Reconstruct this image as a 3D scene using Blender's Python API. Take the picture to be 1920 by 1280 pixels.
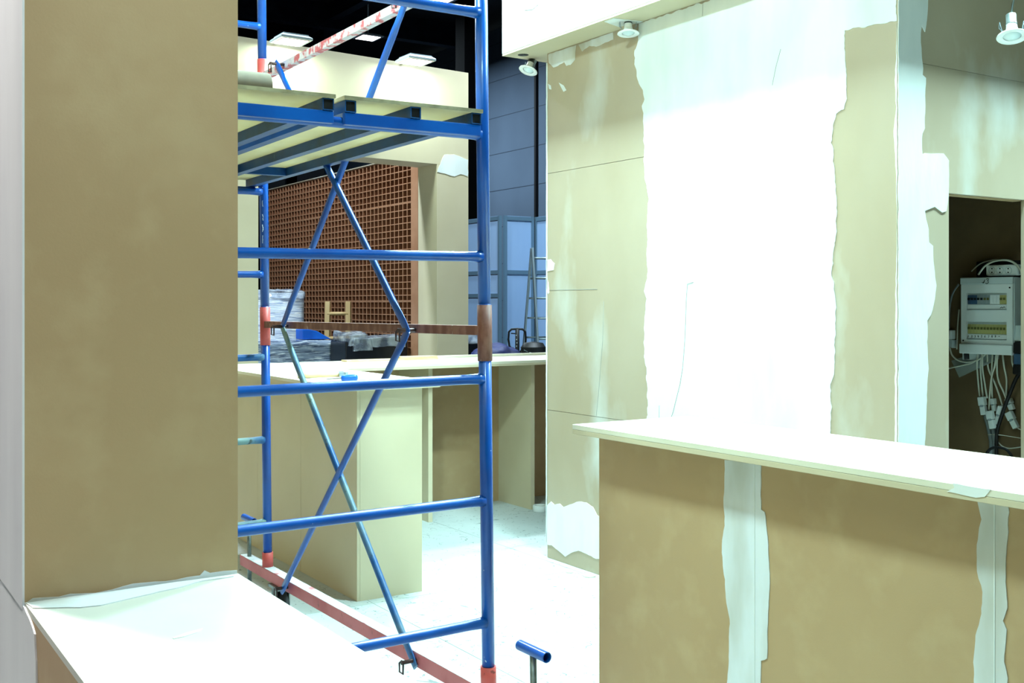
import bpy, bmesh, math, random
from mathutils import Vector, Matrix, noise
random.seed(7)
S = bpy.context.scene
C = S.collection
for o in list(bpy.data.objects):
    bpy.data.objects.remove(o)

# ------------------------------------------------------------------ camera
# World axes follow the booth grid: +x runs away to the right, +y runs away to the left.
YAW = math.radians(32.97)
SN, CS = math.sin(YAW), math.cos(YAW)
F, CX, CY, H = 2050.0, 960.0, 570.0, 1.5
cam_d = bpy.data.cameras.new('camera')
cam_d.sensor_width = 36.0
cam_d.lens = F / 1920 * 36.0
cam_d.shift_y = -70.0 / 1920
cam_d.clip_start = 0.02
cam_d.clip_end = 200
cam = bpy.data.objects.new('camera', cam_d)
C.objects.link(cam)
cam.location = (0, 0, H)
cam.rotation_euler = (math.radians(90), 0, -YAW)
S.camera = cam

# ------------------------------------------------------------------ world, exposure
w = bpy.data.worlds.new('world')
S.world = w
w.use_nodes = True
w.node_tree.nodes['Background'].inputs[0].default_value = (0.55, 0.75, 0.85, 1)
w.node_tree.nodes['Background'].inputs[1].default_value = 0.06
S.view_settings.view_transform = 'Standard'
S.view_settings.look = 'None'
S.view_settings.gamma = 1.0
S.view_settings.use_curve_mapping = False
S.view_settings.exposure = 0.35
LED_COL = (0.63, 1.0, 1.0)
HALL_COL = (0.72, 0.90, 1.0)
LED_P = 125.0

# ------------------------------------------------------------------ pixel rays onto real planes
def ray(px, py):
    X, Z = (px - CX) / F, (CY - py) / F
    return Vector((CS * X + SN, -SN * X + CS, Z))
def onx(px, py, x):
    d = ray(px, py); t = x / d.x
    return Vector((x, d.y * t, H + d.z * t))
def ony(px, py, y):
    d = ray(px, py); t = y / d.y
    return Vector((d.x * t, y, H + d.z * t))
def onz(px, py, z):
    d = ray(px, py); t = (z - H) / d.z
    return Vector((d.x * t, d.y * t, z))
def depth(px, py, Y):
    d = ray(px, py)
    return Vector((d.x * Y, d.y * Y, H + d.z * Y))

# ------------------------------------------------------------------ materials
def lin(c):
    return tuple(((v / 255) / 12.92 if v / 255 <= 0.04045 else ((v / 255 + 0.055) / 1.055) ** 2.4) for v in c[:3]) + (1,)
MATS = {}
def mat(name, col, rough=0.6, metal=0.0, col2=None, scale=6.0, stretch=(1, 1, 1), lo=0.4, hi=0.6, detail=4,
        bump=0.0, bscale=60.0, spec=0.4, emit=0.0, col3=None, scale3=40.0, lo3=0.6, hi3=0.65, coat=0.0, alpha=1.0, trans=0.0, stretch3=None):
    m = bpy.data.materials.new(name); m.use_nodes = True
    nt = m.node_tree; N = nt.nodes; L = nt.links
    b = N['Principled BSDF']
    b.inputs['Roughness'].default_value = rough
    b.inputs['Metallic'].default_value = metal
    b.inputs['Specular IOR Level'].default_value = spec
    b.inputs['Coat Weight'].default_value = coat
    b.inputs['Coat Roughness'].default_value = 0.12
    b.inputs['Alpha'].default_value = alpha
    b.inputs['Transmission Weight'].default_value = trans
    b.inputs['Base Color'].default_value = lin(col)
    tc = N.new('ShaderNodeTexCoord')
    def nz(sc, st, lo_, hi_, det):
        mp = N.new('ShaderNodeMapping'); mp.inputs['Scale'].default_value = st
        L.new(tc.outputs['Object'], mp.inputs[0])
        n = N.new('ShaderNodeTexNoise'); n.inputs['Scale'].default_value = sc; n.inputs['Detail'].default_value = det
        L.new(mp.outputs[0], n.inputs[0])
        r = N.new('ShaderNodeMapRange'); r.inputs[1].default_value = lo_; r.inputs[2].default_value = hi_
        L.new(n.outputs[0], r.inputs[0])
        return r.outputs[0], n.outputs[0]
    out = None
    if col2:
        f, _ = nz(scale, stretch, lo, hi, detail)
        mx = N.new('ShaderNodeMix'); mx.data_type = 'RGBA'
        mx.inputs['A'].default_value = lin(col); mx.inputs['B'].default_value = lin(col2)
        L.new(f, mx.inputs['Factor']); out = mx.outputs['Result']
    if col3:
        f, _ = nz(scale3, stretch3 or stretch, lo3, hi3, 5)
        mx = N.new('ShaderNodeMix'); mx.data_type = 'RGBA'
        if out: L.new(out, mx.inputs['A'])
        else: mx.inputs['A'].default_value = lin(col)
        mx.inputs['B'].default_value = lin(col3)
        L.new(f, mx.inputs['Factor']); out = mx.outputs['Result']
    if out: L.new(out, b.inputs['Base Color'])
    if bump:
        _, n = nz(bscale, stretch, 0, 1, 3)
        bp = N.new('ShaderNodeBump'); bp.inputs['Strength'].default_value = bump; bp.inputs['Distance'].default_value = 0.01
        L.new(n, bp.inputs['Height']); L.new(bp.outputs[0], b.inputs['Normal'])
    if emit:
        b.inputs['Emission Color'].default_value = lin(col); b.inputs['Emission Strength'].default_value = emit
    MATS[name] = m
    return m
mat('mdf', (181, 153, 115), 0.62, col2=(175, 146, 108), scale=2.2, lo=0.35, hi=0.7, bump=0.03, bscale=220, col3=(185, 159, 121), scale3=9, lo3=0.5, hi3=0.75)
mat('mdf_pale', (205, 193, 164), 0.6, col2=(198, 185, 155), scale=2, lo=0.35, hi=0.7, bump=0.02, bscale=200)
mat('mdf_grey', (176, 163, 142), 0.6, col2=(167, 152, 128), scale=1.6, stretch=(1, 1, .6), lo=0.35, hi=0.65, col3=(194, 194, 186), scale3=2.2, lo3=0.56, hi3=0.72, stretch3=(1, 1, .5))
mat('plaster', (226, 230, 228), 0.75, col2=(205, 214, 212), scale=3.5, stretch=(1, 1, .35), lo=0.45, hi=0.75, bump=0.12, bscale=30, col3=(196, 190, 166), scale3=2.6, lo3=0.66, hi3=0.85)
mat('plaster_thin', (216, 222, 226), 0.75, col2=(186, 186, 176), scale=5, stretch=(1, 1, .3), lo=0.45, hi=0.7, bump=0.1, bscale=40)
mat('sill_dust', (208, 208, 196), .6, col2=(198, 200, 190), scale=3, lo=.4, hi=.7)
mat('bulkhead', (198, 210, 212), .6, col2=(186, 202, 206), scale=2.5, lo=.4, hi=.7, bump=.05, bscale=30)
mat('white_paint', (232, 236, 235), 0.6, col2=(220, 228, 228), scale=3, bump=0.05, bscale=30)
mat('wall_white', (228, 228, 230), 0.7, col2=(212, 212, 216), scale=3, stretch=(1, 1, .3), lo=.4, hi=.7)
mat('slab_top', (226, 221, 202), 0.5, col2=(218, 213, 192), scale=3)
def floor_mat():
    m = mat('floor', (192, 199, 199), 0.55, col2=(182, 190, 190), scale=2.5, lo=.4, hi=.7, bump=.05, bscale=20)
    nt = m.node_tree; N = nt.nodes; L = nt.links; b = N['Principled BSDF']
    src = b.inputs['Base Color'].links[0].from_socket
    tc = N.new('ShaderNodeTexCoord')
    # thin scuffs and trowel scratches: narrow iso-lines of noise, broken up by a second noise
    for sc_, wd, msk, col in ((3.0, .0035, .55, (120, 130, 130)), (6.5, .006, .58, (130, 140, 140)), (14.0, .012, .6, (105, 115, 115))):
        n = N.new('ShaderNodeTexNoise'); n.inputs['Scale'].default_value = sc_; n.inputs['Detail'].default_value = 2; n.inputs['Distortion'].default_value = 1.2
        L.new(tc.outputs['Object'], n.inputs[0])
        a = N.new('ShaderNodeMath'); a.operation = 'SUBTRACT'; a.inputs[1].default_value = .5; L.new(n.outputs[0], a.inputs[0])
        a2 = N.new('ShaderNodeMath'); a2.operation = 'ABSOLUTE'; L.new(a.outputs[0], a2.inputs[0])
        a3 = N.new('ShaderNodeMath'); a3.operation = 'LESS_THAN'; a3.inputs[1].default_value = wd; L.new(a2.outputs[0], a3.inputs[0])
        n2 = N.new('ShaderNodeTexNoise'); n2.inputs['Scale'].default_value = sc_ * 1.7; n2.inputs['Detail'].default_value = 3
        mp = N.new('ShaderNodeMapping'); mp.inputs['Location'].default_value = (sc_, 3, 7); L.new(tc.outputs['Object'], mp.inputs[0]); L.new(mp.outputs[0], n2.inputs[0])
        g = N.new('ShaderNodeMath'); g.operation = 'GREATER_THAN'; g.inputs[1].default_value = msk; L.new(n2.outputs[0], g.inputs[0])
        mu = N.new('ShaderNodeMath'); mu.operation = 'MULTIPLY'; L.new(a3.outputs[0], mu.inputs[0]); L.new(g.outputs[0], mu.inputs[1])
        mx = N.new('ShaderNodeMix'); mx.data_type = 'RGBA'; L.new(mu.outputs[0], mx.inputs['Factor']); L.new(src, mx.inputs['A']); mx.inputs['B'].default_value = lin(col)
        src = mx.outputs['Result']
    L.new(src, b.inputs['Base Color'])
floor_mat()
mat('hall_floor', (70, 72, 76), 0.5, col2=(60, 62, 66), scale=1.5)
mat('blue', (2, 82, 172), 0.36, col2=(0, 60, 142), scale=5, lo=.35, hi=.7, col3=(190, 205, 215), scale3=38, lo3=.73, hi3=.76, coat=.25, bump=.04, bscale=60)
mat('blue_dark', (0, 66, 128), 0.45, col2=(2, 50, 96), scale=9, lo=.4, hi=.7, stretch=(1, 1, 1), col3=(50, 96, 136), scale3=18, lo3=.64, hi3=.8)
mat('blue_worn', (16, 84, 150), 0.45, col2=(120, 150, 150), scale=3.0, lo=.42, hi=.6, col3=(60, 70, 70), scale3=26, lo3=.62, hi3=.7)
mat('red', (205, 88, 84), 0.5, col2=(180, 70, 66), scale=8, lo=.4, hi=.7, col3=(130, 60, 56), scale3=40, lo3=.66, hi3=.72)
mat('red_dusty', (196, 112, 118), 0.6, col2=(180, 92, 98), scale=6, lo=.4, hi=.65, col3=(150, 90, 90), scale3=30, lo3=.66, hi3=.72)
mat('rust', (112, 66, 56), 0.55, col2=(140, 96, 84), scale=20, stretch=(1, 1, .5), lo=.45, hi=.6, col3=(190, 180, 170), scale3=34, lo3=.66, hi3=.72)
mat('rust_pink', (190, 180, 188), 0.6, col2=(176, 84, 92), scale=26, lo=.48, hi=.58, col3=(170, 160, 168), scale3=40, lo3=.62, hi3=.7)
mat('dust', (214, 220, 222), 0.8, col2=(190, 190, 196), scale=18, lo=.45, hi=.6, col3=(190, 120, 124), scale3=9, lo3=.62, hi3=.7)
mat('steel', (125, 135, 135), 0.4, .7, col2=(90, 98, 98), scale=20)
mat('dark_steel', (50, 40, 42), 0.45, .6, col2=(80, 60, 60), scale=30)
mat('alu', (150, 170, 182), 0.35, .6)
mat('black', (12, 13, 16), 0.55)
mat('column_black', (8, 9, 11), 0.95, spec=.04)
mat('black_gloss', (9, 12, 22), 0.3, spec=.5, col2=(20, 26, 38), scale=4)
mat('rubber', (38, 40, 44), 0.7)
mat('ply', (220, 213, 190), 0.6, col2=(208, 198, 170), scale=5, stretch=(1, 1, 8), lo=.4, hi=.7, col3=(176, 172, 148), scale3=4, lo3=.62, hi3=.7)
mat('ply_edge', (150, 145, 118), 0.7, col2=(120, 112, 88), scale=14)
mat('cardboard', (92, 80, 62), 0.7, col2=(74, 64, 50), scale=12, lo=.4, hi=.7, col3=(180, 176, 160), scale3=22, lo3=.7, hi3=.75)
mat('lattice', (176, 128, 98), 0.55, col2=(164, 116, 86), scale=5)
mat('lattice_shaded', (122, 74, 48), 0.6)  # lattice brown darkened, paints the shade inside the cells
mat('wood', (206, 176, 128), 0.6, col2=(188, 154, 104), scale=8, stretch=(1, 1, .2), lo=.4, hi=.7)
mat('wood_pale', (224, 200, 160), 0.6, col2=(212, 184, 140), scale=8, stretch=(1, .2, 1))
mat('seam', (66, 78, 94), .5)
mat('hall_wall', (96, 112, 132), 0.3, spec=.5, col2=(90, 105, 124), scale=.6)
mat('panel_blue', (138, 166, 200), 0.28, col2=(120, 150, 186), scale=1.2, stretch=(1, 1, .3), lo=.4, hi=.7)
mat('panel_frame', (92, 120, 140), 0.4, .3)
mat('film', (150, 164, 190), 0.2, col2=(70, 82, 110), scale=3.4, stretch=(1, 1, 16), lo=.45, hi=.62, col3=(235, 242, 250), scale3=6, lo3=.56, hi3=.62, stretch3=(1.2, 1.2, 22), bump=.5, bscale=9, spec=.6)
mat('film_pale', (214, 224, 240), 0.2, col2=(160, 174, 204), scale=3, lo=.42, hi=.6, stretch=(1, 1, 14), col3=(250, 252, 255), scale3=6, lo3=.54, hi3=.6, stretch3=(1, 1, 20), bump=.6, bscale=8, spec=.6)
mat('film_clear', (220, 230, 240), 0.18, col2=(120, 130, 150), scale=9, lo=.4, hi=.6, bump=.7, bscale=14, spec=.7, alpha=.5)
mat('bag_clear', (190, 205, 205), 0.25, alpha=.55, bump=.4, bscale=20)
mat('blue_plastic', (22, 110, 225), 0.35, col2=(16, 92, 200), scale=5)
mat('blue_tarp', (10, 26, 84), 0.6, col2=(8, 20, 64), scale=5, bump=.4, bscale=8)
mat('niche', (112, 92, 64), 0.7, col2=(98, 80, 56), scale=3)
mat('box_plastic', (196, 210, 212), 0.4)
mat('box_white', (222, 230, 230), 0.4)
mat('breaker_grey', (138, 152, 156), 0.45)
mat('breaker_blue', (60, 90, 120), 0.45)
mat('breaker_yellow', (172, 170, 110), 0.45)
mat('toggle_olive', (96, 94, 52), .5)
mat('cable_white', (196, 200, 186), 0.5)
mat('connector', (205, 214, 212), 0.45)
mat('conduit', (120, 130, 132), 0.5)
mat('ink', (14, 16, 24), 0.7)
mat('pencil', (120, 128, 126), 0.8)
mat('chalk', (214, 228, 236), 0.8)
mat('lamp_white', (238, 242, 242), 0.35)
mat('bulb', (215, 232, 236), 0.15, spec=.6)
mat('led_frame', (190, 205, 212), 0.4, .2)
mat('led_pink', (225, 150, 140), 0.5)
mat('led_glow', (255, 255, 255), 0.5, emit=7.0)
mat('bolt_steel', (160, 168, 170), .35, .8)
mat('scrap', (180, 172, 150), .8, col2=(60, 56, 50), scale=14, lo=.45, hi=.55)

# ------------------------------------------------------------------ mesh builder
ORI = {}
class MB:
    def __init__(s):
        s.v = []; s.f = []; s.sm = []
    def add(s, vs, fs, smooth=False):
        n = len(s.v)
        s.v += [Vector(v) for v in vs]
        for f in fs:
            s.f.append([i + n for i in f]); s.sm.append(smooth)
        return s
    def box(s, x0, x1, y0, y1, z0, z1):
        vs = [(x, y, z) for z in (z0, z1) for y in (y0, y1) for x in (x0, x1)]
        return s.add(vs, [(0, 2, 3, 1), (4, 5, 7, 6), (0, 1, 5, 4), (2, 6, 7, 3), (0, 4, 6, 2), (1, 3, 7, 5)])
    def cyl(s, p0, p1, r, n=14, r1=None, caps=True):
        p0, p1 = Vector(p0), Vector(p1); r1 = r if r1 is None else r1
        d = (p1 - p0).normalized()
        u = d.cross(Vector((0, 0, 1)))
        if u.length < 1e-3: u = Vector((1, 0, 0))
        u.normalize(); w_ = d.cross(u)
        a = [p0 + (u * math.cos(2 * math.pi * i / n) + w_ * math.sin(2 * math.pi * i / n)) * r for i in range(n)]
        b = [p1 + (u * math.cos(2 * math.pi * i / n) + w_ * math.sin(2 * math.pi * i / n)) * r1 for i in range(n)]
        k = len(s.v)
        s.add(a + b, [(i, (i + 1) % n, n + (i + 1) % n, n + i) for i in range(n)], True)
        if caps:
            s.f.append([k + i for i in reversed(range(n))]); s.sm.append(False)
            s.f.append([k + n + i for i in range(n)]); s.sm.append(False)
        return s
    def tube(s, pts, r, n=8):
        pts = [Vector(p) for p in pts]
        k = len(s.v); rings = []
        up = Vector((0.31, 0.2, 0.93)).normalized()
        for i, p in enumerate(pts):
            d = (pts[min(i + 1, len(pts) - 1)] - pts[max(i - 1, 0)]).normalized()
            u = d.cross(up)
            if u.length < 1e-3: u = d.cross(Vector((1, 0, 0)))
            u.normalize(); w_ = d.cross(u)
            rr = r[i] if isinstance(r, (list, tuple)) else r
            rings.append([p + (u * math.cos(2 * math.pi * j / n) + w_ * math.sin(2 * math.pi * j / n)) * rr for j in range(n)])
        vs = [v for g in rings for v in g]; fs = []
        for i in range(len(pts) - 1):
            for j in range(n):
                fs.append((i * n + j, i * n + (j + 1) % n, (i + 1) * n + (j + 1) % n, (i + 1) * n + j))
        s.add(vs, fs, True)
        s.f.append([k + i for i in reversed(range(n))]); s.sm.append(False)
        m = k + (len(pts) - 1) * n
        s.f.append([m + i for i in range(n)]); s.sm.append(False)
        return s
    def bar(s, p0, p1, w1, w2, side=None):
        """rectangular bar from p0 to p1; w1 along 'side', w2 along the third axis"""
        p0, p1 = Vector(p0), Vector(p1); d = (p1 - p0).normalized()
        u = Vector(side) if side else d.cross(Vector((0, 0, 1)))
        if u.length < 1e-3: u = Vector((1, 0, 0))
        u = (u - d * u.dot(d)).normalized(); v = d.cross(u)
        vs = [p + u * (a * w1 / 2) + v * (b * w2 / 2) for p in (p0, p1) for a, b in ((-1, -1), (1, -1), (1, 1), (-1, 1))]
        return s.add(vs, [(3, 2, 1, 0), (4, 5, 6, 7), (0, 1, 5, 4), (1, 2, 6, 5), (2, 3, 7, 6), (3, 0, 4, 7)])
    def lathe(s, prof, org, axis=(0, 0, 1), n=24):
        org = Vector(org); d = Vector(axis).normalized()
        u = d.cross(Vector((0, 1, 0.01))).normalized(); w_ = d.cross(u)
        vs = []
        for r, h in prof:
            for j in range(n):
                t = 2 * math.pi * j / n
                vs.append(org + d * h + (u * math.cos(t) + w_ * math.sin(t)) * r)
        fs = []
        for i in range(len(prof) - 1):
            for j in range(n):
                fs.append((i * n + j, i * n + (j + 1) % n, (i + 1) * n + (j + 1) % n, (i + 1) * n + j))
        return s.add(vs, fs, True)
    def build(s, name, m, parent=None, bev=0.0, kind=None):
        org = ORI.get(parent.name, Vector((0, 0, 0))) if parent else Vector((0, 0, 0))
        if parent is None:
            lo = Vector((min(v.x for v in s.v), min(v.y for v in s.v), min(v.z for v in s.v)))
            hi = Vector((max(v.x for v in s.v), max(v.y for v in s.v), max(v.z for v in s.v)))
            org = Vector(((lo.x + hi.x) / 2, (lo.y + hi.y) / 2, lo.z))
        me = bpy.data.meshes.new(name)
        me.from_pydata([tuple(v - org) for v in s.v], [], s.f)
        me.polygons.foreach_set('use_smooth', s.sm)
        bm = bmesh.new(); bm.from_mesh(me); bmesh.ops.recalc_face_normals(bm, faces=bm.faces); bm.to_mesh(me); bm.free()
        me.materials.append(MATS[m]); me.update()
        o = bpy.data.objects.new(name, me); C.objects.link(o)
        if parent:
            o.parent = parent
        else:
            o.location = org
        ORI[o.name] = org
        if bev:
            md = o.modifiers.new('bevel', 'BEVEL'); md.width = bev; md.segments = 2; md.limit_method = 'ANGLE'
        if kind: o['kind'] = kind
        return o
def B(*a): return MB().box(*a)
def tag(o, label, cat, group=None):
    o['label'] = label; o['category'] = cat
    if group: o['group'] = group
    return o
def thing(name, label, cat, loc, group=None):
    o = bpy.data.objects.new(name, None); C.objects.link(o)
    o.location = loc; o.empty_display_size = .1
    ORI[o.name] = Vector(loc)
    return tag(o, label, cat, group)
def struct(o):
    o['kind'] = 'structure'; return o
def share(src, name, parent, off):
    """a copy of a part that shares its mesh, moved by off"""
    o = src.copy(); o.name = name; C.objects.link(o); o.parent = parent; o.location = src.location + Vector(off)
    return o

# thin traced coats of plaster lying on a real wall plane ------------------
def patch(name, pts, normal, m, parent, t=0.002, jit=0.004, step=0.02):
    pts = [Vector(p) for p in pts]; nrm = Vector(normal)
    out = []
    for i, p in enumerate(pts):
        q = pts[(i + 1) % len(pts)]
        k = max(1, int((q - p).length / step))
        for j in range(k):
            out.append(p.lerp(q, j / k))
    tx = nrm.cross(Vector((0, 0, 1)))
    if tx.length < .1: tx = Vector((1, 0, 0))
    tx.normalize(); ty = nrm.cross(tx)
    vs = []
    for p in out:
        n1 = noise.noise(p * 23.0) + .6 * noise.noise(p * 61.0); n2 = noise.noise(p * 31.0 + Vector((9, 3, 5)))
        vs.append(p + tx * n1 * jit + ty * n2 * jit)
    from mathutils.geometry import delaunay_2d_cdt
    o0 = vs[0]
    flat = [Vector(((v - o0).dot(tx), (v - o0).dot(ty))) for v in vs]
    n = len(flat)
    cv, ce, cf, _, _, _ = delaunay_2d_cdt(flat, [], [list(range(n))], 1, 1e-6)
    base = o0 + nrm * 0.0
    top = [base + tx * c.x + ty * c.y + nrm * t for c in cv]
    bot = [p - nrm * t for p in top]
    mb = MB(); k = len(top)
    cnt = {}
    for f in cf:
        for i in range(len(f)):
            a, b = f[i], f[(i + 1) % len(f)]
            cnt[(a, b)] = 1
    rim = [(a, b) for (a, b) in cnt if (b, a) not in cnt]
    mb.add(top + bot, [list(f) for f in cf] + [[a, b, b + k, a + k] for a, b in rim])
    return mb.build(name, m, parent)
def line(name, pts, m, parent, r=0.0012):
    return MB().tube(pts, r, 5).build(name, m, parent)

# ------------------------------------------------------------------ geometry of the booth
WX = 3.70            # face of the big plastered wall (plane x)
WY = 2.845           # face of the wall with the niche (plane y)
ZB = 2.983           # underside of the bulkheads
ZT = 3.95            # top of the fascias

# floor -----------------------------------------------------------------
fl = struct(B(-25, 20, -12, 44, -.06, -.012).build('floor', 'hall_floor'))
first = None
for i in range(-4, 4):
    for j in range(-3, 2):
        x0, y0 = 2.4 + 1.25 * i, 4.98 + 2.5 * j
        o = B(x0 + .0015, x0 + 1.2485, y0 + .0015, y0 + 2.4985, -.012, 0).build('floor_panel', 'floor', fl)

# hall shell
hw = struct(B(14, 14.3, 2, 44, -.06, 8.12).build('wall_hall', 'hall_wall'))
for k in range(9):
    z = .7 + .88 * k
    B(13.994, 14.002, 2, 44, z, z + .014).build('seam', 'seam', hw)
struct(B(-25, 20, 43.5, 44, -.06, 8.4).build('wall_back', 'black'))
struct(B(-25, -24.7, -12, 44, -.06, 8.4).build('wall_left_hall', 'black'))
struct(B(-25, 20, -12, -11.7, -.06, 8.4).build('wall_behind', 'black'))
cl = struct(B(-25, 20, -12, 44, 8.3, 8.5).build('ceiling', 'black'))
for k in range(7):
    B(-25, 14, 8 + 5 * k, 8.25 + 5 * k, 7.75, 8.3).build('beam', 'black_gloss', cl)
for k in range(5):
    B(-12 + 5.5 * k, -11.8 + 5.5 * k, 4, 43, 7.95, 8.3).build('beam', 'black_gloss', cl)

# left wall with the opening the camera looks through ---------------------
SZ = 0.95; L0, L1, JY = 0.343, 0.746, 2.18
wl = struct(B(L0, L1, -1.2, 9.0, 0, SZ - .012).build('wall_left', 'mdf'))
B(L0, L1, JY, 9.0, SZ - .012, ZT).build('jamb_wall', 'mdf', wl)
B(L0, L1, -1.2, JY, 3.3, ZT).build('header', 'mdf', wl)
sill = B(L0, L1, -1.2, JY, SZ - .012, SZ).build('sill', 'sill_dust', wl)
B(L0 - .004, L0, JY, 9.0, SZ - .012, ZT).build('skim_coat', 'wall_white', wl)
patch('plaster_strip', [onx(p[0], p[1], L0) for p in ((-10, 1080), (42, 1095), (44, 1129), (58, 1158), (68, 1190), (70, 1240), (71, 1320), (-10, 1320))], (-1, 0, 0), 'wall_white', wl, .003)
patch('plaster_strip', [ony(x, y, JY) for x, y in ((46, 1131), (60, 1122), (110, 1118), (132, 1112), (180, 1111), (210, 1105), (250, 1094), (290, 1090), (350, 1083), (375, 1078), (384, 1068), (394, 1074), (444, 1069), (444, 1076))], (0, -1, 0), 'plaster_thin', wl, .002, .003)
patch('plaster_strip', [onz(x, y, SZ) for x, y in ((47, 1132), (444, 1077), (438, 1081), (380, 1090), (335, 1103), (300, 1110), (240, 1124), (190, 1136), (150, 1140), (62, 1141))], (0, 0, 1), 'plaster_thin', wl, .002, .003)
patch('plaster_smear', [onz(x, y, SZ) for x, y in ((324, 1196), (350, 1186), (380, 1178), (372, 1185), (345, 1194), (326, 1198))], (0, 0, 1), 'plaster', wl, .001, .001)

# centre wall (plastered) -------------------------------------------------
wr = struct(B(WX + .016, WX + .07, WY + .02, 5.32, 0, ZT).build('wall_centre', 'mdf_grey'))
ya, yb = onx(1241, 500, WX).y, onx(1541, 500, WX).y
za, zb = onx(1030, 325, WX).z, onx(1027, 768, WX).z
g = .0012
for (y0, y1, z0, z1) in ((ya, 5.32, 0, zb), (ya, 5.32, zb, za), (ya, 5.32, za, ZT), (yb, ya, 0, ZT), (WY, yb, 0, ZT)):
    B(WX, WX + .0158, y0 + g, y1 - g, z0 + g, z1 - g).build('panel', 'mdf_grey', wr)
P = [(1198, 45), (1196, 85), (1190, 100), (1192, 125), (1196, 150), (1205, 170), (1210, 185), (1205, 200), (1207, 230), (1208, 262), (1208, 300), (1210, 335), (1217, 372), (1214, 400),
     (1215, 440), (1213, 480), (1214, 520), (1208, 545), (1212, 560), (1209, 600), (1208, 670), (1212, 690), (1214, 740), (1215, 800), (1216, 1000), (1560, 1100), (1559, 860), (1558, 720),
     (1565, 690), (1568, 600), (1567, 560), (1560, 500), (1566, 460), (1570, 400), (1566, 330), (1562, 280), (1560, 255), (1562, 235), (1570, 212), (1583, 205), (1588, 190), (1587, 130),
     (1584, 57), (1600, 53), (1640, 47), (1682, 40), (1682, -117), (1440, -36)]
N_W = (-1, 0, 0)
patch('plaster_coat', [onx(x, y, WX) for x, y in P], N_W, 'plaster', wr, .003, .009, .012)
patch('plaster_smear', [onx(x, y, WX) for x, y in ((1028, 102), (1080, 85), (1078, 112), (1070, 122), (1062, 123), (1058, 116), (1046, 124), (1038, 126), (1030, 118))], N_W, 'plaster_thin', wr)
patch('plaster_smear', [onx(x, y, WX) for x, y in ((1085, 84), (1150, 60), (1150, 74), (1130, 82), (1118, 88), (1105, 86), (1092, 96))], N_W, 'plaster_thin', wr)
patch('plaster_coat', [onx(x, y, WX) for x, y in ((1025, 948), (1034, 940), (1040, 946), (1050, 944), (1057, 950), (1065, 947), (1085, 940), (1100, 942), (1112, 950), (1120, 965), (1145, 980), (1150, 1050), (1118, 1047),
      (1100, 1038), (1085, 1032), (1075, 1034), (1060, 1043), (1050, 1035), (1035, 1022), (1025, 1021))], N_W, 'plaster', wr)
patch('plaster_smear', [onx(x, y, WX) for x, y in ((1025, 488), (1033, 486), (1040, 494), (1038, 506), (1026, 508))], N_W, 'white_paint', wr)
patch('plaster_smear', [onx(x, y, WX) for x, y in ((1025, 518), (1028, 530), (1030, 548), (1028, 552), (1025, 540))], N_W, 'white_paint', wr)
patch('plaster_smear', [onx(x, y, WX) for x, y in ((1048, 155), (1057, 160), (1062, 169), (1057, 172))], N_W, 'white_paint', wr, jit=.001)
patch('plaster_smear', [onx(x, y, WX) for x, y in ((1028, 157), (1033, 160), (1034, 168), (1030, 167))], N_W, 'white_paint', wr, jit=.001)
patch('corner_bead', [onx(x, y, WX) for x, y in ((1024.5, 118), (1026.5, 118), (1026.5, 300), (1026, 600), (1025.5, 1020), (1023.8, 1020))], N_W, 'white_paint', wr, jit=.002)
patch('corner_plaster', [onx(x, y, WX) for x, y in ((1682.5, 42), (1681, 100), (1678, 150), (1681, 200), (1676, 245), (1679, 300), (1681, 340), (1682.5, 420), (1679, 600), (1678, 860), (1682.5, 860))], N_W, 'plaster', wr, jit=.003)
line('pencil_line', [onx(x, y, WX - .003) for x, y in ((1300, 529), (1289, 532), (1287, 560), (1284, 640), (1280, 690), (1275, 720), (1262, 772), (1256, 790))], 'pencil', wr, .0016)
line('pencil_line', [onx(x, y, WX - .003) for x, y in ((1464, 92), (1455, 125), (1448, 160))], 'pencil', wr)
line('pencil_line', [onx(x, y, WX - .003) for x, y in ((1236, 760), (1236, 790))], 'pencil', wr, .0016)
line('pencil_line', [onx(x, y, WX - .003) for x, y in ((1318, 5), (1317, 30))], 'pencil', wr)
line('pencil_line', [onx(x, y, WX) for x, y in ((1030, 544), (1075, 543), (1120, 542))], 'pencil', wr)
line('pencil_line', [onx(x, y, WX) for x, y in ((1132, 565), (1130, 640), (1122, 740), (1118, 780))], 'pencil', wr, .0009)

# wall with the niche, to the right of the corner --------------------------
ox0 = ony(1779, 500, WY).x; ox1 = ony(1922, 500, WY).x; oz = ony(1779, 362, WY).z
wn = struct(B(WX + .0165, ox0, WY, WY + .02, 0, oz - .0005).build('wall_right', 'mdf_grey'))
zj = ony(1741, 121, WY).z
B(WX + .0165, 7.5, WY, WY + .02, oz, zj - .0008).build('panel', 'mdf_grey', wn)
B(WX + .0165, 7.5, WY, WY + .02, zj + .0008, ZT).build('panel', 'mdf_grey', wn)
B(ox1, 7.5, WY, WY + .02, 0, oz - .001).build('panel', 'mdf_grey', wn)
B(ox0, ox1, WY + .021, WY + .06, oz - .004, oz + .05).build('header_batten', 'mdf', wn)
R_ = [(1684, -140), (1738, -130), (1739, 0), (1737, 35), (1733, 60), (1727, 48), (1725, 62), (1727, 100), (1730, 128), (1729, 140), (1735, 146), (1734, 180), (1733, 240), (1728, 250), (1728, 288), (1768, 288), (1778, 300),
      (1778, 366), (1773, 395), (1766, 398), (1752, 388), (1742, 392), (1734, 396), (1735, 410), (1740, 430), (1741, 455), (1748, 460), (1752, 520), (1754, 535), (1752, 560), (1745, 590), (1738, 600), (1738, 650),
      (1740, 690), (1737, 720), (1736, 780), (1733, 830), (1733, 1000), (1684, 1000)]
patch('corner_plaster', [ony(x, y, WY) for x, y in R_], (0, -1, 0), 'plaster', wn, .003, .004)
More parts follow.
